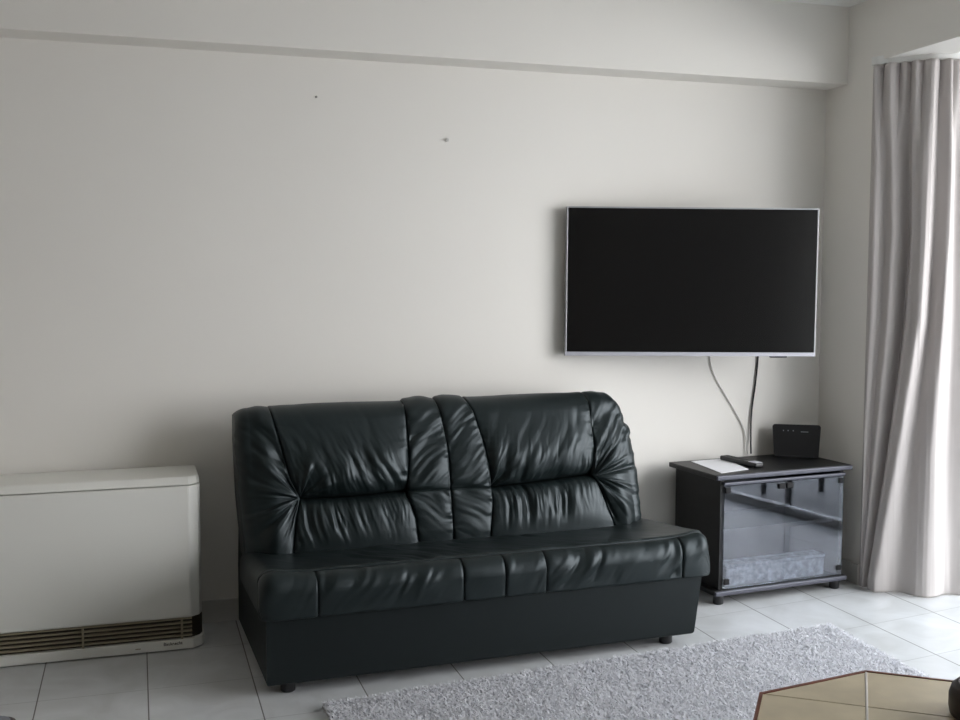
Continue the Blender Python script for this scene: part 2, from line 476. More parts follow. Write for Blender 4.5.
def side_disp(sd):
    def f(P, Q, s, z, V):
        inn = P if sd > 0 else 1 - P              # 0 at the seam, 1 round the end
        dist = inn * .15
        d = level(V) * (1 - .75 * smooth01((inn - .35) / .45))
        d = d + .024 * np.exp(-((V - .22) / .24) ** 2) * np.sin(math.pi * np.clip(inn / .85, 0, 1)) ** .8
        d = d + .010 * np.exp(-((V - .85) / .25) ** 2) * np.sin(math.pi * np.clip(inn / .85, 0, 1))
        cs, cz = (.190, .540) if sd < 0 else (1.350, .548)
        r = np.hypot(s - cs, z - cz); th = np.arctan2(z - cz, (s - cs) * (1 if sd > 0 else -1))
        env = smooth01(dist / .008) * smooth01((1 - inn) / .12)
        fan = vnoise(th * 6.2 + 5 * sd + 30, r * 5 + 3) * 2 + .9 * vnoise(th * 12 + 30, r * 7 + 9)
        d = d + .0135 * crest_shape(fan) * np.exp(-((r - .07) / .10) ** 2) * env * smooth01(r / .02)
        d = d - .012 * np.exp(-r / .03)
        up = smooth01((V - .50) / .2)
        ang = 2.55 if sd < 0 else .80
        d = d + .0095 * crest_shape(folds(s, z, ang, .036, 3.4, 31 + sd)) * env * up * (1 - .8 * smooth01((V - .95) / .15))
        d = d + .0022 * vnoise(z / .016 + 20, inn * 2) * 2 * smooth01((inn - .55) / .2) * smooth01((1 - inn) / .1) * (1 if sd > 0 else .5)
        d = d + pucker(dist, z, .003, 9 + sd, .02)
        return (d + groove(dist)) * smooth01((1 - inn) / .14) * smooth01((1.38 - V) / .14)
    return f
panel_mesh('side_panel', backrest, E_['LE'], E_['L'], 0.0, 1.4, side_disp(-1), 150, 260, -1)
panel_mesh('headrest_panel', backrest, E_['L'], E_['C1'], VC, 1.4, head_disp(0, 'L', 'C1'), 240, 200)
panel_mesh('lumbar_panel', backrest, E_['L'], E_['C1'], 0.0, VC, lumb_disp(0), 240, 100)
for k, (a, b) in enumerate((('C1', 'C2'), ('C2', 'C3'))):
    panel_mesh('centre_panel', backrest, E_[a], E_[b], VC, 1.4, centre_disp(1, k), 90, 200)
    panel_mesh('centre_panel', backrest, E_[a], E_[b], 0.0, VC, centre_disp(0, k), 90, 100)
panel_mesh('headrest_panel', backrest, E_['C3'], E_['R'], VC, 1.4, head_disp(1, 'C3', 'R'), 240, 200)
panel_mesh('lumbar_panel', backrest, E_['C3'], E_['R'], 0.0, VC, lumb_disp(1), 240, 100)
panel_mesh('side_panel', backrest, E_['R'], E_['RE'], 0.0, 1.4, side_disp(1), 150, 260, 1)

# --- seat cushion: profile over the top and down the front; front faces are separate panels
SL, SR = -.016, 1.600
RF = .060
def seat_prof(w):
    """w in [0,1] top from the back to the crest, [1,2] round the crest, [2,3] down the front, [3,3.4] tucked under"""
    t = np.where(w < 1, .50 + (.040 - .50) * w, 0.0)
    z = np.where(w < 1, .345 + .047 * np.clip(w, 0, 1) ** 1.3, 0.0)
    ph = np.clip(w - 1, 0, 1) * math.pi / 2
    t = np.where(w >= 1, .040 - RF * np.sin(ph), t); z = np.where(w >= 1, .392 - RF * (1 - np.cos(ph)), z)
    dn = np.clip(w - 2, 0, 1)
    z = np.where(w > 2, .332 - .074 * dn, z); t = np.where(w > 2, -.020 + .004 * dn, t)
    un = np.clip((w - 3) / .4, 0, 1)
    z = np.where(w > 3, .258 - .004 * un, z); t = np.where(w > 3, -.016 + .05 * un, t)
    return t, z
def seat_ends(s, t, z):
    """round the two ends: lower and pull in near the edges, lift the corners slightly"""
    e = np.minimum(s - SL, SR - s)
    return z + .020 * np.exp(-((s - SR) / .10) ** 2) * (z > .3) + .016 * np.exp(-((s - SL) / .10) ** 2) * (z > .3)
def seat_panel(name, parent, s0, s1, w0, w1, nu, nv, seed, puff, wrinkle, ends=0, seams=True):
    P, Q = np.meshgrid(np.linspace(0, 1, nu), np.linspace(0, 1, nv), indexing='ij')
    W = w0 + (w1 - w0) * Q
    t, z = seat_prof(W)
    s = s0 + (s1 - s0) * P
    if ends:                                             # ends: -1 left, 1 right, 2 both -> turn down the side
        r = .045; L0 = s1 - s0
        for sg in ((-1, 1) if ends == 2 else (ends,)):
            q = P if sg > 0 else 1 - P
            lim = 1 - (.16 if ends != 2 else .05)
            f = np.clip((q - lim) / ((1 - lim) * .5), 0, 1) * math.pi / 2
            dn = np.clip((q - lim) / ((1 - lim) * .5) - 1, 0, 1)
            edge = SR if sg > 0 else SL
            start = (s0 + (edge - r - s0) * np.clip(q / lim, 0, 1)) if ends == 1 else (s1 + (edge + r - s1) * np.clip(q / lim, 0, 1)) if ends == -1 else s
            if ends == 2:
                start = np.where(q > lim, edge - sg * r, s) if True else s
            new = start + sg * r * np.sin(f)
            s = np.where(q > lim, new, start)
            drop = r * (1 - np.cos(f)) + dn * .085
            z = np.where(q > lim, np.maximum(z - drop, np.minimum(z, .262)), z)
            t = np.where(q > lim, np.maximum(t, t + .55 * r * (1 - np.cos(f)) * (W > 1)), t)
    z = seat_ends(s, t, z)
    B = np.stack([s, t, z], -1)
    du = np.gradient(B, axis=0); dv = np.gradient(B, axis=1)
    n = np.cross(dv, du); n /= np.linalg.norm(n, axis=-1, keepdims=True) + 1e-9
    env = smooth01(P / .06) * smooth01((1 - P) / .06) * smooth01(Q / .06) * smooth01((1 - Q) / (.40 if seams else .06))
    d = puff * dome(P, 8) * dome(Q, 5)
    d = d + wrinkle * crest_shape(folds(s, z - .5 * t, .85, .030, 3.2, seed % 9)) * env * (.2 + .8 * smooth01(.5 + 2 * vnoise(s * 6 + seed, t * 8 + z * 6)))
    d = d + .003 * vnoise(s * 14 + seed, (t + z) * 12) * env
    if seams:
        d = d + groove(np.minimum(P, 1 - P) * (s1 - s0), .0045) - .001 * np.exp(-Q / .04)
    V = B + n * d[..., None]
    return V
cushV = seat_panel('seat_cushion', sofa, SL, SR, 0, 1.12, 320, 110, 41, .008, .0045, 2, False)
seat = grid_mesh('seat_cushion', cushV, m_leather, sofa)
cuts = [SL, .163, .652, .800, .950, 1.480, SR]
for k in range(6):
    e = -1 if k == 0 else 1 if k == 5 else 0
    wr = [.0018, .0064, .0030, .0034, .0074, .006][k]
    V = seat_panel('front_panel', seat, cuts[k], cuts[k + 1], 1.12, 3.4, 110 if k in (1, 4) else 60, 70, 51 + k, .005, wr, e)
    grid_mesh('front_panel', V, m_leather, seat)
# inner body of the cushion, closes the ends and the underside
bm = bmesh.new()
add_box(bm, SL + .012, SR - .012, .004, .50, .262, .352, .012, 2)
finish('cushion_body', bm, m_leather_plain, seat)

# ------------------------------------------------------------------ storage heater
HX0, HF, HB = -1.02, 3.900, 4.172
heater = empty('storage_heater', (0, 0, 0))
tag(heater, 'cream storage heater with a brown slatted grille on the floor left of the sofa', 'heater')
def plan(x0, x1, f, b, cx, cy):
    return [(x0 + cx, f), (x1 - cx, f), (x1 - cx * .25, f + cy * .45), (x1, f + cy), (x1, b), (x0, b), (x0, f + cy), (x0 + cx * .25, f + cy * .45)]
bm = bmesh.new(); prism(bm, plan(HX0, .203, HF, HB, .040, .05), .118, .592, .002, 1); finish('body', bm, m_cream, heater)
bm = bmesh.new(); prism(bm, plan(HX0, .203, HF - .002, HB, .040, .05), .5955, .621, .006, 3, plan(HX0 + .004, .199, HF + .028, HB, .040, .05))
finish('top_cover', bm, m_cream, heater)
box('front_panel', HX0 + .045, .160, HF - .004, HF + .002, .122, .590, m_cream, heater, .002)
bm = bmesh.new(); prism(bm, plan(HX0 + .004, .203, HF + .012, HB, .040, .05), .040, .118); finish('grille_recess', bm, m_grille, heater)
bm = bmesh.new()
for k in range(5):
    z = .050 + k * .0152
    add_box(bm, HX0 + .03, .165, HF - .001, HF + .016, z, z + .0055, .0008, 1)
for x in (-.865, -.535, -.203, .130):
    add_box(bm, x - .0035, x + .0035, HF - .003, HF + .012, .041, .118)
finish('grille', bm, m_slat, heater)
bm = bmesh.new(); prism(bm, plan(HX0 - .004, .210, HF - .004, HB, .042, .06), .004, .041, .003, 2); finish('plinth', bm, m_cream, heater)
bm = bmesh.new(); prism(bm, plan(HX0 + .01, .200, HF + .010, HB - .01, .042, .06), .0, .006); finish('foot_strip', bm, m_grille, heater)
text_mesh('nameplate_lettering', 'Bauknecht', .0155, m_grille, heater,
          Matrix.Translation((.098, HF - .0046, .0275)) @ Matrix.Rotation(math.pi / 2, 4, 'X'))
bm = bmesh.new(); add_box(bm, -.030, -.012, HF - .005, HF - .003, .018, .0215, .0004, 1)
finish('scuff_mark', bm, m_slat, heater)

# ------------------------------------------------------------------ television
TVW, TVH = 1.0537, .6164
tv = empty('television', (1.6925, 4.1341, 1.0085), math.radians(-15.46)); tv.rotation_euler[1] = .0052
tag(tv, 'flat black television with a thin silver frame on the wall above the cabinet', 'television')
bm = bmesh.new(); add_box(bm, .006, TVW - .006,   .0035, .012, .017, TVH - .006); finish('screen', bm, m_screen, tv)
bm = bmesh.new()
for a in ((0, .006, 0, TVH), (TVW - .006, TVW, 0, TVH), (.006, TVW - .006, TVH - .006, TVH)):
    add_box(bm, a[0], a[1], 0, .030, a[2], a[3], .0012, 2)
finish('frame', bm, m_silver, tv)
bm = bmesh.new(); add_box(bm, .0, TVW, -.003, .030, 0, .016, .002, 2); finish('bottom_bar', bm, m_silver_pl, tv)
bm = bmesh.new(); add_box(bm, .012, TVW - .012, .012, .036, .01, TVH - .012, .004, 2)
add_box(bm, .20, TVW - .20, .036, .062, .05, .40, .010, 2); finish('rear_housing', bm, m_black_plastic, tv)
bm = bmesh.new(); add_box(bm, .865, .935, .000, .020, -.006, .001, .002, 2); finish('sensor', bm, m_black_plastic, tv)
# swivel bracket: wall plate + arm, in the television's own axes
bk = bmesh.new()
inv = Matrix.Rotation(math.radians(15.46), 4, 'Z') @ Matrix.Translation((-1.6925, -4.1341, -1.0060))
def wpt(x, y, z): return inv @ Vector((x, y, z))
add_box(bk, 2.06, 2.20, 4.160, 4.182, 1.20, 1.42, .003, 1, inv)
pA, pB = wpt(2.13, 4.160, 1.31), Vector((.52, .062, .30))
add_box(bk, .40, .64, .060, .070, .20, .40, .002, 1)
d = (pB - pA); mid = (pA + pB) / 2
rot = Matrix.Translation(mid) @ d.to_track_quat('X', 'Z').to_matrix().to_4x4()
add_box(bk, -d.length / 2, d.length / 2, -.012, .012, -.025, .025, .003, 1, rot)
finish('swivel_bracket', bk, m_black_plastic, tv)

# ------------------------------------------------------------------ cables
blk = tube('power_cable', [(2.641, 4.177, 1.08), (2.638, 4.177, .970), (2.628, 4.177, .860), (2.611, 4.176, .735), (2.607, 4.172, .62), (2.606, 4.166, .5475)], .0038, m_cable)
tag(blk, 'black cable hanging from the television straight down to the cabinet', 'cable')
wht = tube('aerial_cable', [(2.394, 4.179, 1.08), (2.399, 4.179, .970), (2.420, 4.178, .905), (2.470, 4.178, .825), (2.530, 4.178, .735), (2.575, 4.177, .655), (2.592, 4.170, .5475)], .0027, m_white_cable)
tag(wht, 'thin white cable curving across the wall left of the black one', 'cable')

# ------------------------------------------------------------------ cabinet
CW, CD, CH = .687, .352, .540
CXo, CYo, CA = 2.2013, 3.7655, .0858
cab = empty('television_cabinet', (CXo, CYo, 0), CA)
tag(cab, 'low black cabinet with two glass doors in the corner below the television', 'cabinet')
bm = bmesh.new(); add_box(bm, 0, CW, .004, CD, .520, CH, .003, 2); tp = finish('top_panel', bm, m_black_wood, cab)
bm = bmesh.new(); add_box(bm, -.001, CW + .001, -.006, .006, .519, CH - .001, .005, 3); finish('edge_strip', bm, m_edge, tp)
for x in (.034, CW - .046):
    box('side_panel', x, x + .018, .022, CD - .004, .062, .520, m_black_wood, cab)
box('back_panel', .044, CW - .046, CD - .012, CD - .005, .062, .520, m_black_wood, cab)
bm = bmesh.new(); add_box(bm, .006, CW - .012, .012, CD - .004, .042, .062, .003, 2); bpn = finish('base_panel', bm, m_black_wood, cab)
bm = bmesh.new(); add_box(bm, .005, CW - .011, .000, .013, .0415, .0615, .005, 3); finish('edge_strip', bm, m_edge, bpn)
box('shelf', .044, CW - .046, .06, CD - .012, .285, .300, m_black_wood, cab)
bm = bmesh.new(); add_box(bm, .040, CW - .028, .004, .020, .493, .508, .005, 3); finish('header_rail', bm, m_edge, cab)
for i, (a, b) in enumerate(((.046, .3475), (.3505, CW - .033))):
    dr = box('door', a, b, .010, .015, .068, .491, m_glass, cab, .0008, 1)
    hx = a + .004 if i == 0 else b - .030
    for z in (.085, .462):
        bm = bmesh.new(); add_box(bm, hx, hx + .026, .006, .020, z, z + .024, .003, 2); finish('hinge', bm, m_fitting, dr)
    kx = .312 if i == 0 else .352
    bm = bmesh.new(); add_box(bm, kx, kx + .034, .003, .020, .462, .484, .003, 2); finish('handle', bm, m_fitting, dr)
for x in (.030, CW - .060):
    for y in (.040, CD - .045):
        bm = bmesh.new(); lathe(bm, [(.016, 0), (.021, .003), (.021, .030), (.024, .042)], 20, (x + .015, y, 0)); finish('foot', bm, m_black_plastic, cab, True)
# low speckled box standing on the cabinet bottom
R = Matrix.Translation((CXo, CYo, 0)) @ Matrix.Rotation(CA, 4, 'Z')
tr = empty('storage_box', R @ Vector((.085, .045, .0625)), CA)
tag(tr, 'low grey speckled box behind the glass at the bottom of the black cabinet', 'box')
bm = bmesh.new(); add_box(bm, 0, .505, 0, .075, 0, .078, .006, 2); finish('body', bm, m_tray, tr)
bm = bmesh.new(); add_box(bm, -.003, .508, -.003, .078, .079, .092, .004, 2); finish('lid', bm, m_tray, tr)

# things on the cabinet
def in_cab(x, y, z): return R @ Vector((x, y, z))
bm = bmesh.new()
c4 = [(2.246, 3.806), (2.398, 3.850), (2.446, 4.118), (2.268, 4.096)]
prism(bm, c4, CH + .0006, CH + .0022)
tag(finish('paper_sheet', bm, m_paper), 'white paper sheet lying flat on the left of the black cabinet', 'paper')
ra = Vector((2.425, 4.095, 0)); rb = Vector((2.462, 3.868, 0)); dv = rb - ra
rem = empty('remote_control', (ra.x, ra.y, CH + .0026), math.atan2(dv.y, dv.x)); Lr = dv.length
tag(rem, 'slim black remote control lying across the white paper on the cabinet', 'remote control')
bm = bmesh.new(); add_box(bm, 0, Lr, -.022, .022, 0, .019, .006, 3); finish('body', bm, m_black_plastic, rem)
bm = bmesh.new(); add_box(bm, Lr - .050, Lr - .004, -.019, .019, .0185, .0205, .001, 1); finish('end_plate', bm, m_silver_pl, rem)
bm = bmesh.new()
for i in range(8):
    for j in range(3):
        add_box(bm, .018 + i * .017, .028 + i * .017, -.014 + j * .0105, -.007 + j * .0105, .0185, .0203, .0006, 1)
finish('buttons', bm, m_black_wood, rem)
# router: slab leaning back slightly
rt = empty('router', (2.672, 4.098, CH + .0005), math.radians(-30))
tag(rt, 'upright black router box at the back right of the cabinet top', 'router')
tilt = Matrix.Rotation(math.radians(-7), 4, 'X')
def slab(bm, x0, x1, z0, z1, y0, y1, r):
    pts = []
    for cx, cz, a0 in ((x1 - r, z1 - r, 0), (x0 + r, z1 - r, 90), (x0 + r, z0 + r * .3, 180), (x1 - r, z0 + r * .3, 270)):
        rz_ = r if a0 < 180 else r * .3
        for k in range(6):
            a = math.radians(a0 + k * 18)
            pts.append((cx + (rz_ if a0 >= 180 else r) * math.cos(a), cz + rz_ * math.sin(a)))
    f = [bm.verts.new(tilt @ Vector((x, y0, z))) for x, z in pts]; b = [bm.verts.new(tilt @ Vector((x, y1, z))) for x, z in pts]
    n = len(pts); f1 = bm.faces.new(f); bm.faces.new(list(reversed(b)))
    for i in range(n): bm.faces.new((f[i], b[i], b[(i + 1) % n], f[(i + 1) % n]))
    bmesh.ops.bevel(bm, geom=list(f1.edges), offset=.003, segments=2, affect='EDGES')
RW = .205
bm = bmesh.new(); slab(bm, 0, RW, .004, .146, 0, .030, .012); finish('body', bm, m_black_plastic, rt)
bm = bmesh.new(); add_box(bm, .03, RW - .03, -.006, .060, 0, .008, .003, 2); finish('stand', bm, m_black_plastic, rt)
for x in (.046, .066, .088):
    bm = bmesh.new(); add_box(bm, x - .002, x + .002, -.0012, .001, .116, .121, 0, 1, tilt); finish('indicator', bm, m_led, rt)
bm = bmesh.new(); add_box(bm, .120, .152, -.0012, .001, .113, .116, 0, 1, tilt); finish('emblem', bm, m_led, rt)

# ------------------------------------------------------------------ curtain and rail
path = np.array([(2.958, 3.853), (2.975, 3.812), (3.008, 3.768), (3.055, 3.712), (3.105, 3.662), (3.19, 3.638), (3.30, 3.634), (3.45, 3.634), (3.60, 3.634)])
def resample(P, n, smooth=2):
    for _ in range(smooth):       # Chaikin
        Q = [P[0]]
        for a, b in zip(P[:-1], P[1:]): Q += [a * .75 + b * .25, a * .25 + b * .75]
        Q.append(P[-1]); P = np.array(Q)
    d = np.r_[0, np.cumsum(np.hypot(*np.diff(P, axis=0).T))]
    u = np.linspace(0, d[-1], n)
    return np.c_[np.interp(u, d, P[:, 0]), np.interp(u, d, P[:, 1])], u
pc, su = resample(path, 520)
tn = np.gradient(pc, axis=0); tn /= np.linalg.norm(tn, axis=1, keepdims=True)
nm = np.c_[tn[:, 1], -tn[:, 0]]          # towards the room
zz = np.r_[np.linspace(0.004, .12, 14)[:-1], np.linspace(.12, 2.214, 130)]
U, Z = np.meshgrid(su, zz, indexing='ij')
h = Z / 2.21
kk = smooth01(h)                         # 0 hem, 1 heading
top_f = (np.abs(np.sin(math.pi * (U + .006 * np.sin(Z * 3 + U * 40)) / .052)) ** 1.1 - .5) * .040
# main folds: where each ridge / valley runs (distance along the rail at five heights) and how far it stands out
KZ = np.array([0.05, .60, 1.15, 1.50, 2.20])
KN = [  # positions at those heights, standing-out at those heights
    ((0, 0, 0, 0, 0), (0, 0, 0, 0, 0)),
    ((.010, .020, .034, .038, .030), (.020, .018, .018, .018, .014)),
    ((.018, .042, .066, .070, .060), (.000, -.008, -.010, -.010, -.004)),
    ((.026, .064, .098, .105, .085), (.012, .014, .014, .014, .012)),
    ((.040, .100, .150, .162, .140), (-.022, -.046, -.052, -.050, -.022)),
    ((.055, .120, .172, .184, .165), (.026, .022, .018, .016, .006)),
    ((.085, .155, .215, .225, .235), (.040, .046, .044, .036, .022)),
    ((.165, .208, .258, .266, .270), (-.004, -.016, -.022, -.020, -.010)),
    ((.275, .265, .290, .302, .300), (.040, .040, .036, .030, .020)),
    ((.370, .352, .350, .345, .335), (.004, -.002, -.004, -.006, -.008)),
    ((.440, .420, .410, .400, .395), (.032, .030, .028, .026, .020)),
    ((.510, .500, .490, .480, .470), (-.016, -.020, -.020, -.018, -.010)),
    ((.590, .580, .570, .560, .550), (.030, .030, .030, .026, .018)),
    ((.70, .70, .70, .70, .70), (-.01, -.01, -.01, -.01, -.01)),
    ((.90, .90, .90, .90, .90), (.02, .02, .02, .02, .02))]
off = np.zeros_like(U)
for j, z_ in enumerate(zz):
    ku = [float(np.interp(z_, KZ, a)) for a, b in KN]; kv = [float(np.interp(z_, KZ, b)) for a, b in KN]
    idx = np.clip(np.searchsorted(ku, su, 'right') - 1, 0, len(ku) - 2)
    ka, kb = np.array(ku)[idx], np.array(ku)[idx + 1]
    f_ = smooth01((su - ka) / (kb - ka))
    off[:, j] = np.array(kv)[idx] * (1 - f_) + np.array(kv)[idx + 1] * f_
mixv = smooth01((h - .80) / .20)
off = off * (1 - .45 * mixv) + top_f * mixv * .8
off = off + .006 * vnoise(U * 26 + 3 * (1 - h), Z * 1.2) + .003 * vnoise(U * 60 + 2 * Z, Z * 2.3)
off = off * smooth01(U / .025) + .014 * smooth01(U / .03) - .012 * (1 - kk) * smooth01((U - .08) / .12)
hem = np.exp(-Z / .06)
off = off + hem * (.004 + .03 * vnoise(U * 12, 0 * Z + 3.3))
Vc = np.empty(U.shape + (3,))
Vc[..., 0] = pc[:, 0][:, None] + nm[:, 0][:, None] * off
Vc[..., 1] = pc[:, 1][:, None] + nm[:, 1][:, None] * off
Vc[..., 2] = Z
Vc[..., 1] = np.minimum(Vc[..., 1], 3.852)
curt = empty('curtain', (3.0, 3.84, 0))
tag(curt, 'long taupe grey curtain hanging in folds beside the window at right', 'curtain')
Vc -= np.array([3.0, 3.84, 0])
cl = grid_mesh('curtain_cloth', Vc, m_curtain, curt)
so = cl.modifiers.new('thickness', 'SOLIDIFY'); so.thickness = .0025; so.offset = 0
# rail
pr_, _ = resample(np.r_[path[:-1], [(3.68, 3.634)]], 80)
t2 = np.gradient(pr_, axis=0); t2 /= np.linalg.norm(t2, axis=1, keepdims=True); n2 = np.c_[t2[:, 1], -t2[:, 0]]
ring = [(.016, 2.216), (.016, 2.250), (-.012, 2.250), (-.012, 2.216)]
bm = bmesh.new(); prev = None
for i in range(len(pr_)):
    cur = [bm.verts.new((pr_[i, 0] + n2[i, 0] * o_, min(pr_[i, 1] + n2[i, 1] * o_, 3.856), z)) for o_, z in ring]
    if prev:
        for k in range(4): bm.faces.new((prev[k], cur[k], cur[(k + 1) % 4], prev[(k + 1) % 4]))
    else: bm.faces.new(cur)
    prev = cur
bm.faces.new(list(reversed(prev)))
rl = finish('curtain_rail', bm, m_rail)
tag(rl, 'white curved curtain rail under the window soffit at top right', 'curtain rail')
for i in range(6, 76, 16):
    bm = bmesh.new(); add_box(bm, pr_[i, 0] - .012, pr_[i, 0] + .012, pr_[i, 1] - .010, pr_[i, 1] + .010, 2.249, BZ - .0005)
    finish('rail_bracket', bm, m_rail, rl)

# ------------------------------------------------------------------ rug
rug = empty('rug', (1.5, 2.9, 0))
tag(rug, 'grey shaggy rug on the tiles in front of the sofa', 'rug')
cr = [np.array(p) for p in ((.520, 3.222), (2.485, 3.400), (2.415, 1.95), (.66, 1.75))]   # BL BR FR FL
def rugp(u, v):
    u = np.asarray(u)[..., None]; v = np.asarray(v)[..., None]
    return (cr[0] * (1 - u) + cr[1] * u) * (1 - v) + (cr[3] * (1 - u) + cr[2] * u) * v
bm = bmesh.new()
prism(bm, [tuple(c - [1.5, 2.9]) for c in (cr[3], cr[2], cr[1], cr[0])], .0005, .010)
finish('backing', bm, m_rug, rug)
n = 150000
u = rng.random(n); v = rng.random(n) * .94
base = rugp(u, v) + (vnoise(u * 40, v * 30) * .012)[:, None] - np.array([1.5, 2.9])
ht = .013 + .005 * rng.random(n) + .005 * vnoise(u * 30, v * 22)
la = rng.random(n) * 2 * math.pi + 3 * vnoise(u * 14, v * 11)
ln = .010 + .010 * rng.random(n)
bend = np.c_[np.cos(la) * ln, np.sin(la) * ln]
wa = la + math.pi / 2 + rng.normal(0, .5, n)
w = .0018 + .0012 * rng.random(n)
wv = np.c_[np.cos(wa) * w, np.sin(wa) * w]
z0 = np.full(n, .0095)
def P3(xy, z): return np.c_[xy, z]
Vt = np.stack([P3(base - wv, z0), P3(base + wv, z0), P3(base + bend * .45 + wv * 1.1, z0 + ht * .65), P3(base + bend * .45 - wv * 1.1, z0 + ht * .65), P3(base + bend, z0 + ht * .92)], 1)
me = bpy.data.meshes.new('pile')
me.vertices.add(n * 5); me.vertices.foreach_set('co', Vt.reshape(-1).astype(np.float32))
b0 = (np.arange(n) * 5)[:, None]
loops = np.concatenate([b0 + np.array([0, 1, 2, 3]), b0 + np.array([3, 2, 4])], 1)
me.loops.add(n * 7); me.loops.foreach_set('vertex_index', loops.reshape(-1).astype(np.int32))
me.polygons.add(n * 2)
me.polygons.foreach_set('loop_start', (np.arange(n)[:, None] * 7 + np.array([0, 4])).reshape(-1).astype(np.int32))
me.update(calc_edges=True)
pile = link('pile', me, m_rug, rug); pile['kind'] = 'stuff'

# ------------------------------------------------------------------ octagonal tiled coffee table
TZ = .4445
tc0 = Vector((1.448, 1.600)); rad = .396
a0 = math.radians(8)
table = empty('coffee_table', (tc0.x, tc0.y, 0), 0)
tag(table, 'octagonal coffee table topped with tan tiles at the bottom right corner', 'table')
def octo(r): return [(r * math.cos(a0 + math.radians(22.5 + 45 * k)), r * math.sin(a0 + math.radians(22.5 + 45 * k))) for k in range(8)]
bm = bmesh.new(); prism(bm, octo(rad), TZ - .035, TZ - .006, .003, 2); tf = finish('top_frame', bm, m_wood, table)
oo, oi = octo(rad), octo(rad - .007)
bm = bmesh.new()
for k in range(8):
    p, q, r_, t_ = oo[k], oo[(k + 1) % 8], oi[(k + 1) % 8], oi[k]
    lo = [bm.verts.new((*c, TZ - .006)) for c in (p, q, r_, t_)]; hi = [bm.verts.new((*c, TZ + .003)) for c in (p, q, r_, t_)]
    bm.faces.new(hi); bm.faces.new((lo[0], lo[1], hi[1], hi[0])); bm.faces.new((lo[2], lo[3], hi[3], hi[2]))
bmesh.ops.remove_doubles(bm, verts=bm.verts, dist=1e-5)
finish('border', bm, m_wood, table)
bm = bmesh.new(); prism(bm, octo(rad - .007), TZ - .006, TZ - .0005); finish('grout_bed', bm, m_grout, table)
# tiles: the octagon cut by four lines through its corners, parallel to the diagonal sides
oc = octo(rad - .0075)
axs = (a0 + math.radians(45), a0 + math.radians(-45))
def clip(polyg, nrm, off):     # keep points with dot(n) <= off
    res = []
    for i in range(len(polyg)):
        p, q = polyg[i], polyg[(i + 1) % len(polyg)]
        dp = p[0] * nrm[0] + p[1] * nrm[1] - off; dq = q[0] * nrm[0] + q[1] * nrm[1] - off
        if dp <= 0: res.append(p)
        if dp * dq < 0:
            k = dp / (dp - dq); res.append((p[0] + (q[0] - p[0]) * k, p[1] + (q[1] - p[1]) * k))
    return res
hh = rad * math.sin(math.radians(22.5)); g = .0016
n1_ = (math.cos(axs[0]), math.sin(axs[0])); n2_ = (math.cos(axs[1]), math.sin(axs[1]))
bands = [(-9, -hh - g), (-hh + g, hh - g), (hh + g, 9)]
for lo1, hi1 in bands:
    for lo2, hi2 in bands:
        pg = oc
        for nn, lo, hi in ((n1_, lo1, hi1), (n2_, lo2, hi2)):
            pg = clip(pg, nn, hi); pg = clip(pg, (-nn[0], -nn[1]), -lo) if pg else pg
        if len(pg) < 3: continue
        ar = sum(pg[i][0] * pg[(i + 1) % len(pg)][1] - pg[(i + 1) % len(pg)][0] * pg[i][1] for i in range(len(pg))) / 2
        if abs(ar) < 1e-4: continue
        bm = bmesh.new(); prism(bm, pg if ar > 0 else pg[::-1], TZ - .002, TZ + .001, .0008, 1); finish('tile', bm, m_tile_top, table)
for sg in (-1, 1):  # pale strips stand in for light reflected along these grout lines
    bm = bmesh.new(); rm = Matrix.Rotation(axs[1], 4, 'Z')
    add_box(bm, hh * sg - .0012, hh * sg + .0036, -rad * .905, rad * .905, TZ - .001, TZ + .0022, .0008, 1, rm)
    finish('glint_strip', bm, m_grout_glint, table)
bm = bmesh.new(); prism(bm, octo(rad - .05), TZ - .10, TZ - .035); finish('apron', bm, m_wood, table)
for k in range(4):
    a = a0 + math.radians(22.5 + 45 + 90 * k); r_ = rad - .09
    x, y = r_ * math.cos(a), r_ * math.sin(a)
    bm = bmesh.new(); add_box(bm, x - .025, x + .025, y - .025, y + .025, .026, TZ - .04, .004, 2); finish('leg', bm, m_wood, table)
# dark pot on the right-hand corner of the table
pot = empty('pot', (1.618, 1.682, TZ + .0012))
tag(pot, 'dark brown rounded pot standing on the tan tiled table at the right edge', 'pot')
bm = bmesh.new(); lathe(bm, [(.070, 0), (.079, .005), (.082, .020), (.082, .044), (.077, .060), (.066, .070), (.058, .070), (.055, .062)], 40); finish('body', bm, m_pot, pot, True)
bm = bmesh.new(); lathe(bm, [(.053, .058), (.040, .070), (.014, .076), (.012, .086), (.005, .090)], 32); finish('lid', bm, m_pot, pot, True)

# ------------------------------------------------------------------ seat corner at the bottom left
st = empty('stool', (-.455, 2.17, 0))
tag(st, 'grey padded stool with a dark rim, only its corner showing at bottom left', 'stool')
def rrect(x0, x1, y0, y1, r):
    pts = []
    for cx, cy, a in ((x1 - r, y1 - r, 0), (x0 + r, y1 - r, 90), (x0 + r, y0 + r, 180), (x1 - r, y0 + r, 270)):
        pts += [(cx + r * math.cos(math.radians(a + 15 * k)), cy + r * math.sin(math.radians(a + 15 * k))) for k in range(7)]
    return pts
bm = bmesh.new(); prism(bm, rrect(-.20, .20, -.20, .20, .03), .385, .418, .004, 2); finish('seat_rim', bm, m_dark_edge, st)
bm = bmesh.new(); prism(bm, rrect(-.19, .19, -.19, .19, .025), .40, .424, .004, 2); finish('seat_pad', bm, m_pad, st)
for x in (-.16, .16):
    for y in (-.16, .16):
        box('leg', x - .016, x + .016, y - .016, y + .016, 0, .386, m_dark_edge, st, .003)

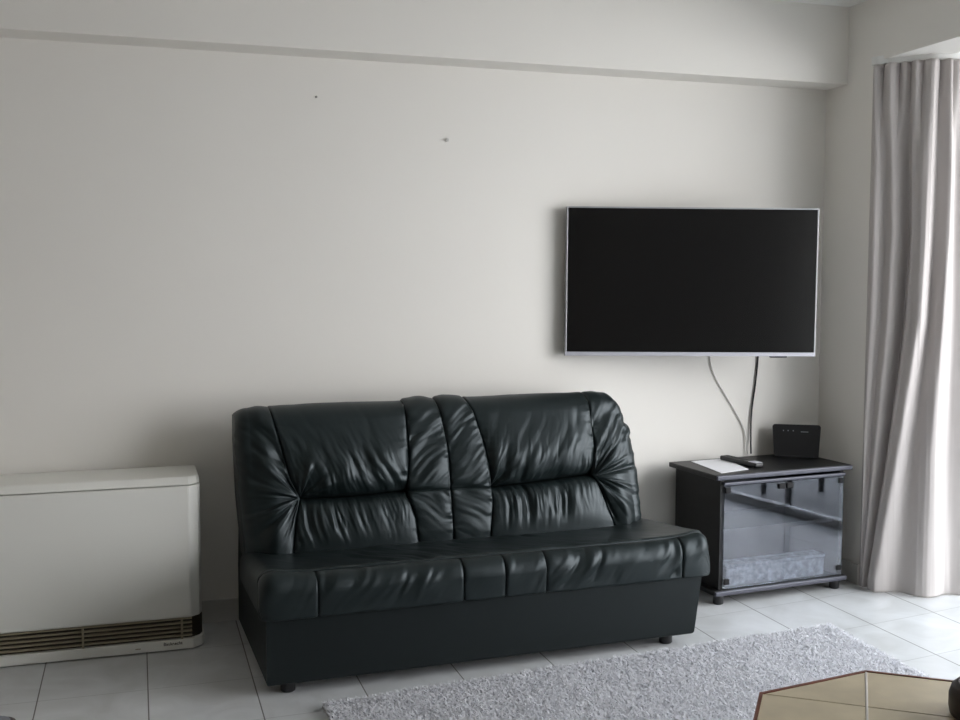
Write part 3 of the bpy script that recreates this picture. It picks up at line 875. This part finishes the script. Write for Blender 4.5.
# ------------------------------------------------------------------ screws left in the wall
bm = bmesh.new(); lathe(bm, [(.004, 0), (.0045, .008), (.003, .012)], 12)
sc1 = finish('screw', bm, m_screw); sc1.rotation_euler = (math.pi / 2, 0, 0); sc1.location = (.675, WY + .002, 2.022)
tag(sc1, 'tiny screw in the bare wall, the upper left one above the sofa', 'screw')
bm = bmesh.new(); lathe(bm, [(.008, 0), (.008, .004), (.0065, .006)], 16); lathe(bm, [(.003, .005), (.003, .014), (.0042, .017)], 12)
sc2 = finish('wall_plug', bm, m_plug); sc2.rotation_euler = (math.pi / 2, 0, 0); sc2.location = (1.198, WY + .002, 1.880)
tag(sc2, 'small wall plug in the bare wall, lower and right of the screw', 'wall plug')

# ------------------------------------------------------------------ balcony chair (seen mirrored in the cabinet glass)
ch = empty('balcony_chair', (4.15, 2.30, -.01), math.radians(20))
tag(ch, 'dark metal balcony chair outside, mirrored in the cabinet doors', 'chair')
for x in (-.19, .19):
    for y in (-.19, .19):
        box('leg', x - .014, x + .014, y - .014, y + .014, 0, .43 if y < 0 else .84, m_black_plastic, ch, .003)
box('seat', -.21, .21, -.21, .21, .43, .45, m_black_plastic, ch, .004)
for z in (.60, .70, .79): box('back_slat', -.19, .19, .183, .197, z, z + .035, m_black_plastic, ch, .002)

# ------------------------------------------------------------------ light
SKY_BASE, SKY_PEAK, SKY_HIGH = 1.5, 11.0, 7.6
w = bpy.data.worlds.new('sky'); SC.world = w; w.use_nodes = True
N, L = w.node_tree.nodes, w.node_tree.links
bg = N['Background']; bg.inputs['Color'].default_value = (.985, .975, 1.0, 1)
# hazy sky, brightest around the veiled sun to the south-east
tcw = N.new('ShaderNodeTexCoord')
dt = N.new('ShaderNodeVectorMath'); dt.operation = 'DOT_PRODUCT'
L.new(tcw.outputs['Generated'], dt.inputs[0]); dt.inputs[1].default_value = Vector((.675, -.67, .17)).normalized()
mr = N.new('ShaderNodeMapRange'); mr.interpolation_type = 'SMOOTHSTEP'
mr.inputs['From Min'].default_value = .62; mr.inputs['From Max'].default_value = 1.0
mr.inputs['To Min'].default_value = SKY_BASE; mr.inputs['To Max'].default_value = SKY_PEAK
L.new(dt.outputs['Value'], mr.inputs['Value']); sz = N.new('ShaderNodeSeparateXYZ'); L.new(tcw.outputs['Generated'], sz.inputs[0])
mz = N.new('ShaderNodeMapRange'); mz.interpolation_type = 'SMOOTHSTEP'
mz.inputs['From Min'].default_value = .25; mz.inputs['From Max'].default_value = .85
mz.inputs['To Min'].default_value = 0; mz.inputs['To Max'].default_value = SKY_HIGH
L.new(sz.outputs['Z'], mz.inputs['Value'])
bg2 = N.new('ShaderNodeBackground'); bg2.inputs['Color'].default_value = (.80, .90, 1.0, 1)
L.new(mr.outputs['Result'], bg.inputs['Strength']); L.new(mz.outputs['Result'], bg2.inputs['Strength'])
ads = N.new('ShaderNodeAddShader'); L.new(bg.outputs[0], ads.inputs[0]); L.new(bg2.outputs[0], ads.inputs[1])
L.new(ads.outputs[0], N['World Output'].inputs['Surface'])
pl = bpy.data.lights.new('window_portal', 'AREA'); pl.shape = 'RECTANGLE'; pl.size = 3.6; pl.size_y = 2.2
pl.cycles.is_portal = True
po = bpy.data.objects.new('window_portal', pl); COL.objects.link(po)
po.matrix_world = Matrix.Translation((BX + .10, 2.02, 1.12)) @ Matrix.Rotation(math.radians(90), 4, 'Y')
# local -Z must look into the room (-X)
po.rotation_euler = (0, math.radians(90), 0)

vs = SC.view_settings
vs.view_transform = 'Standard'; vs.look = 'None'; vs.gamma = 1; vs.use_curve_mapping = False
vs.exposure = -0.06
SC.cycles.max_bounces = 10; SC.cycles.diffuse_bounces = 6; SC.cycles.transparent_max_bounces = 12
SC.cycles.use_denoising = True
SC.cycles.sample_clamp_indirect = 8.0
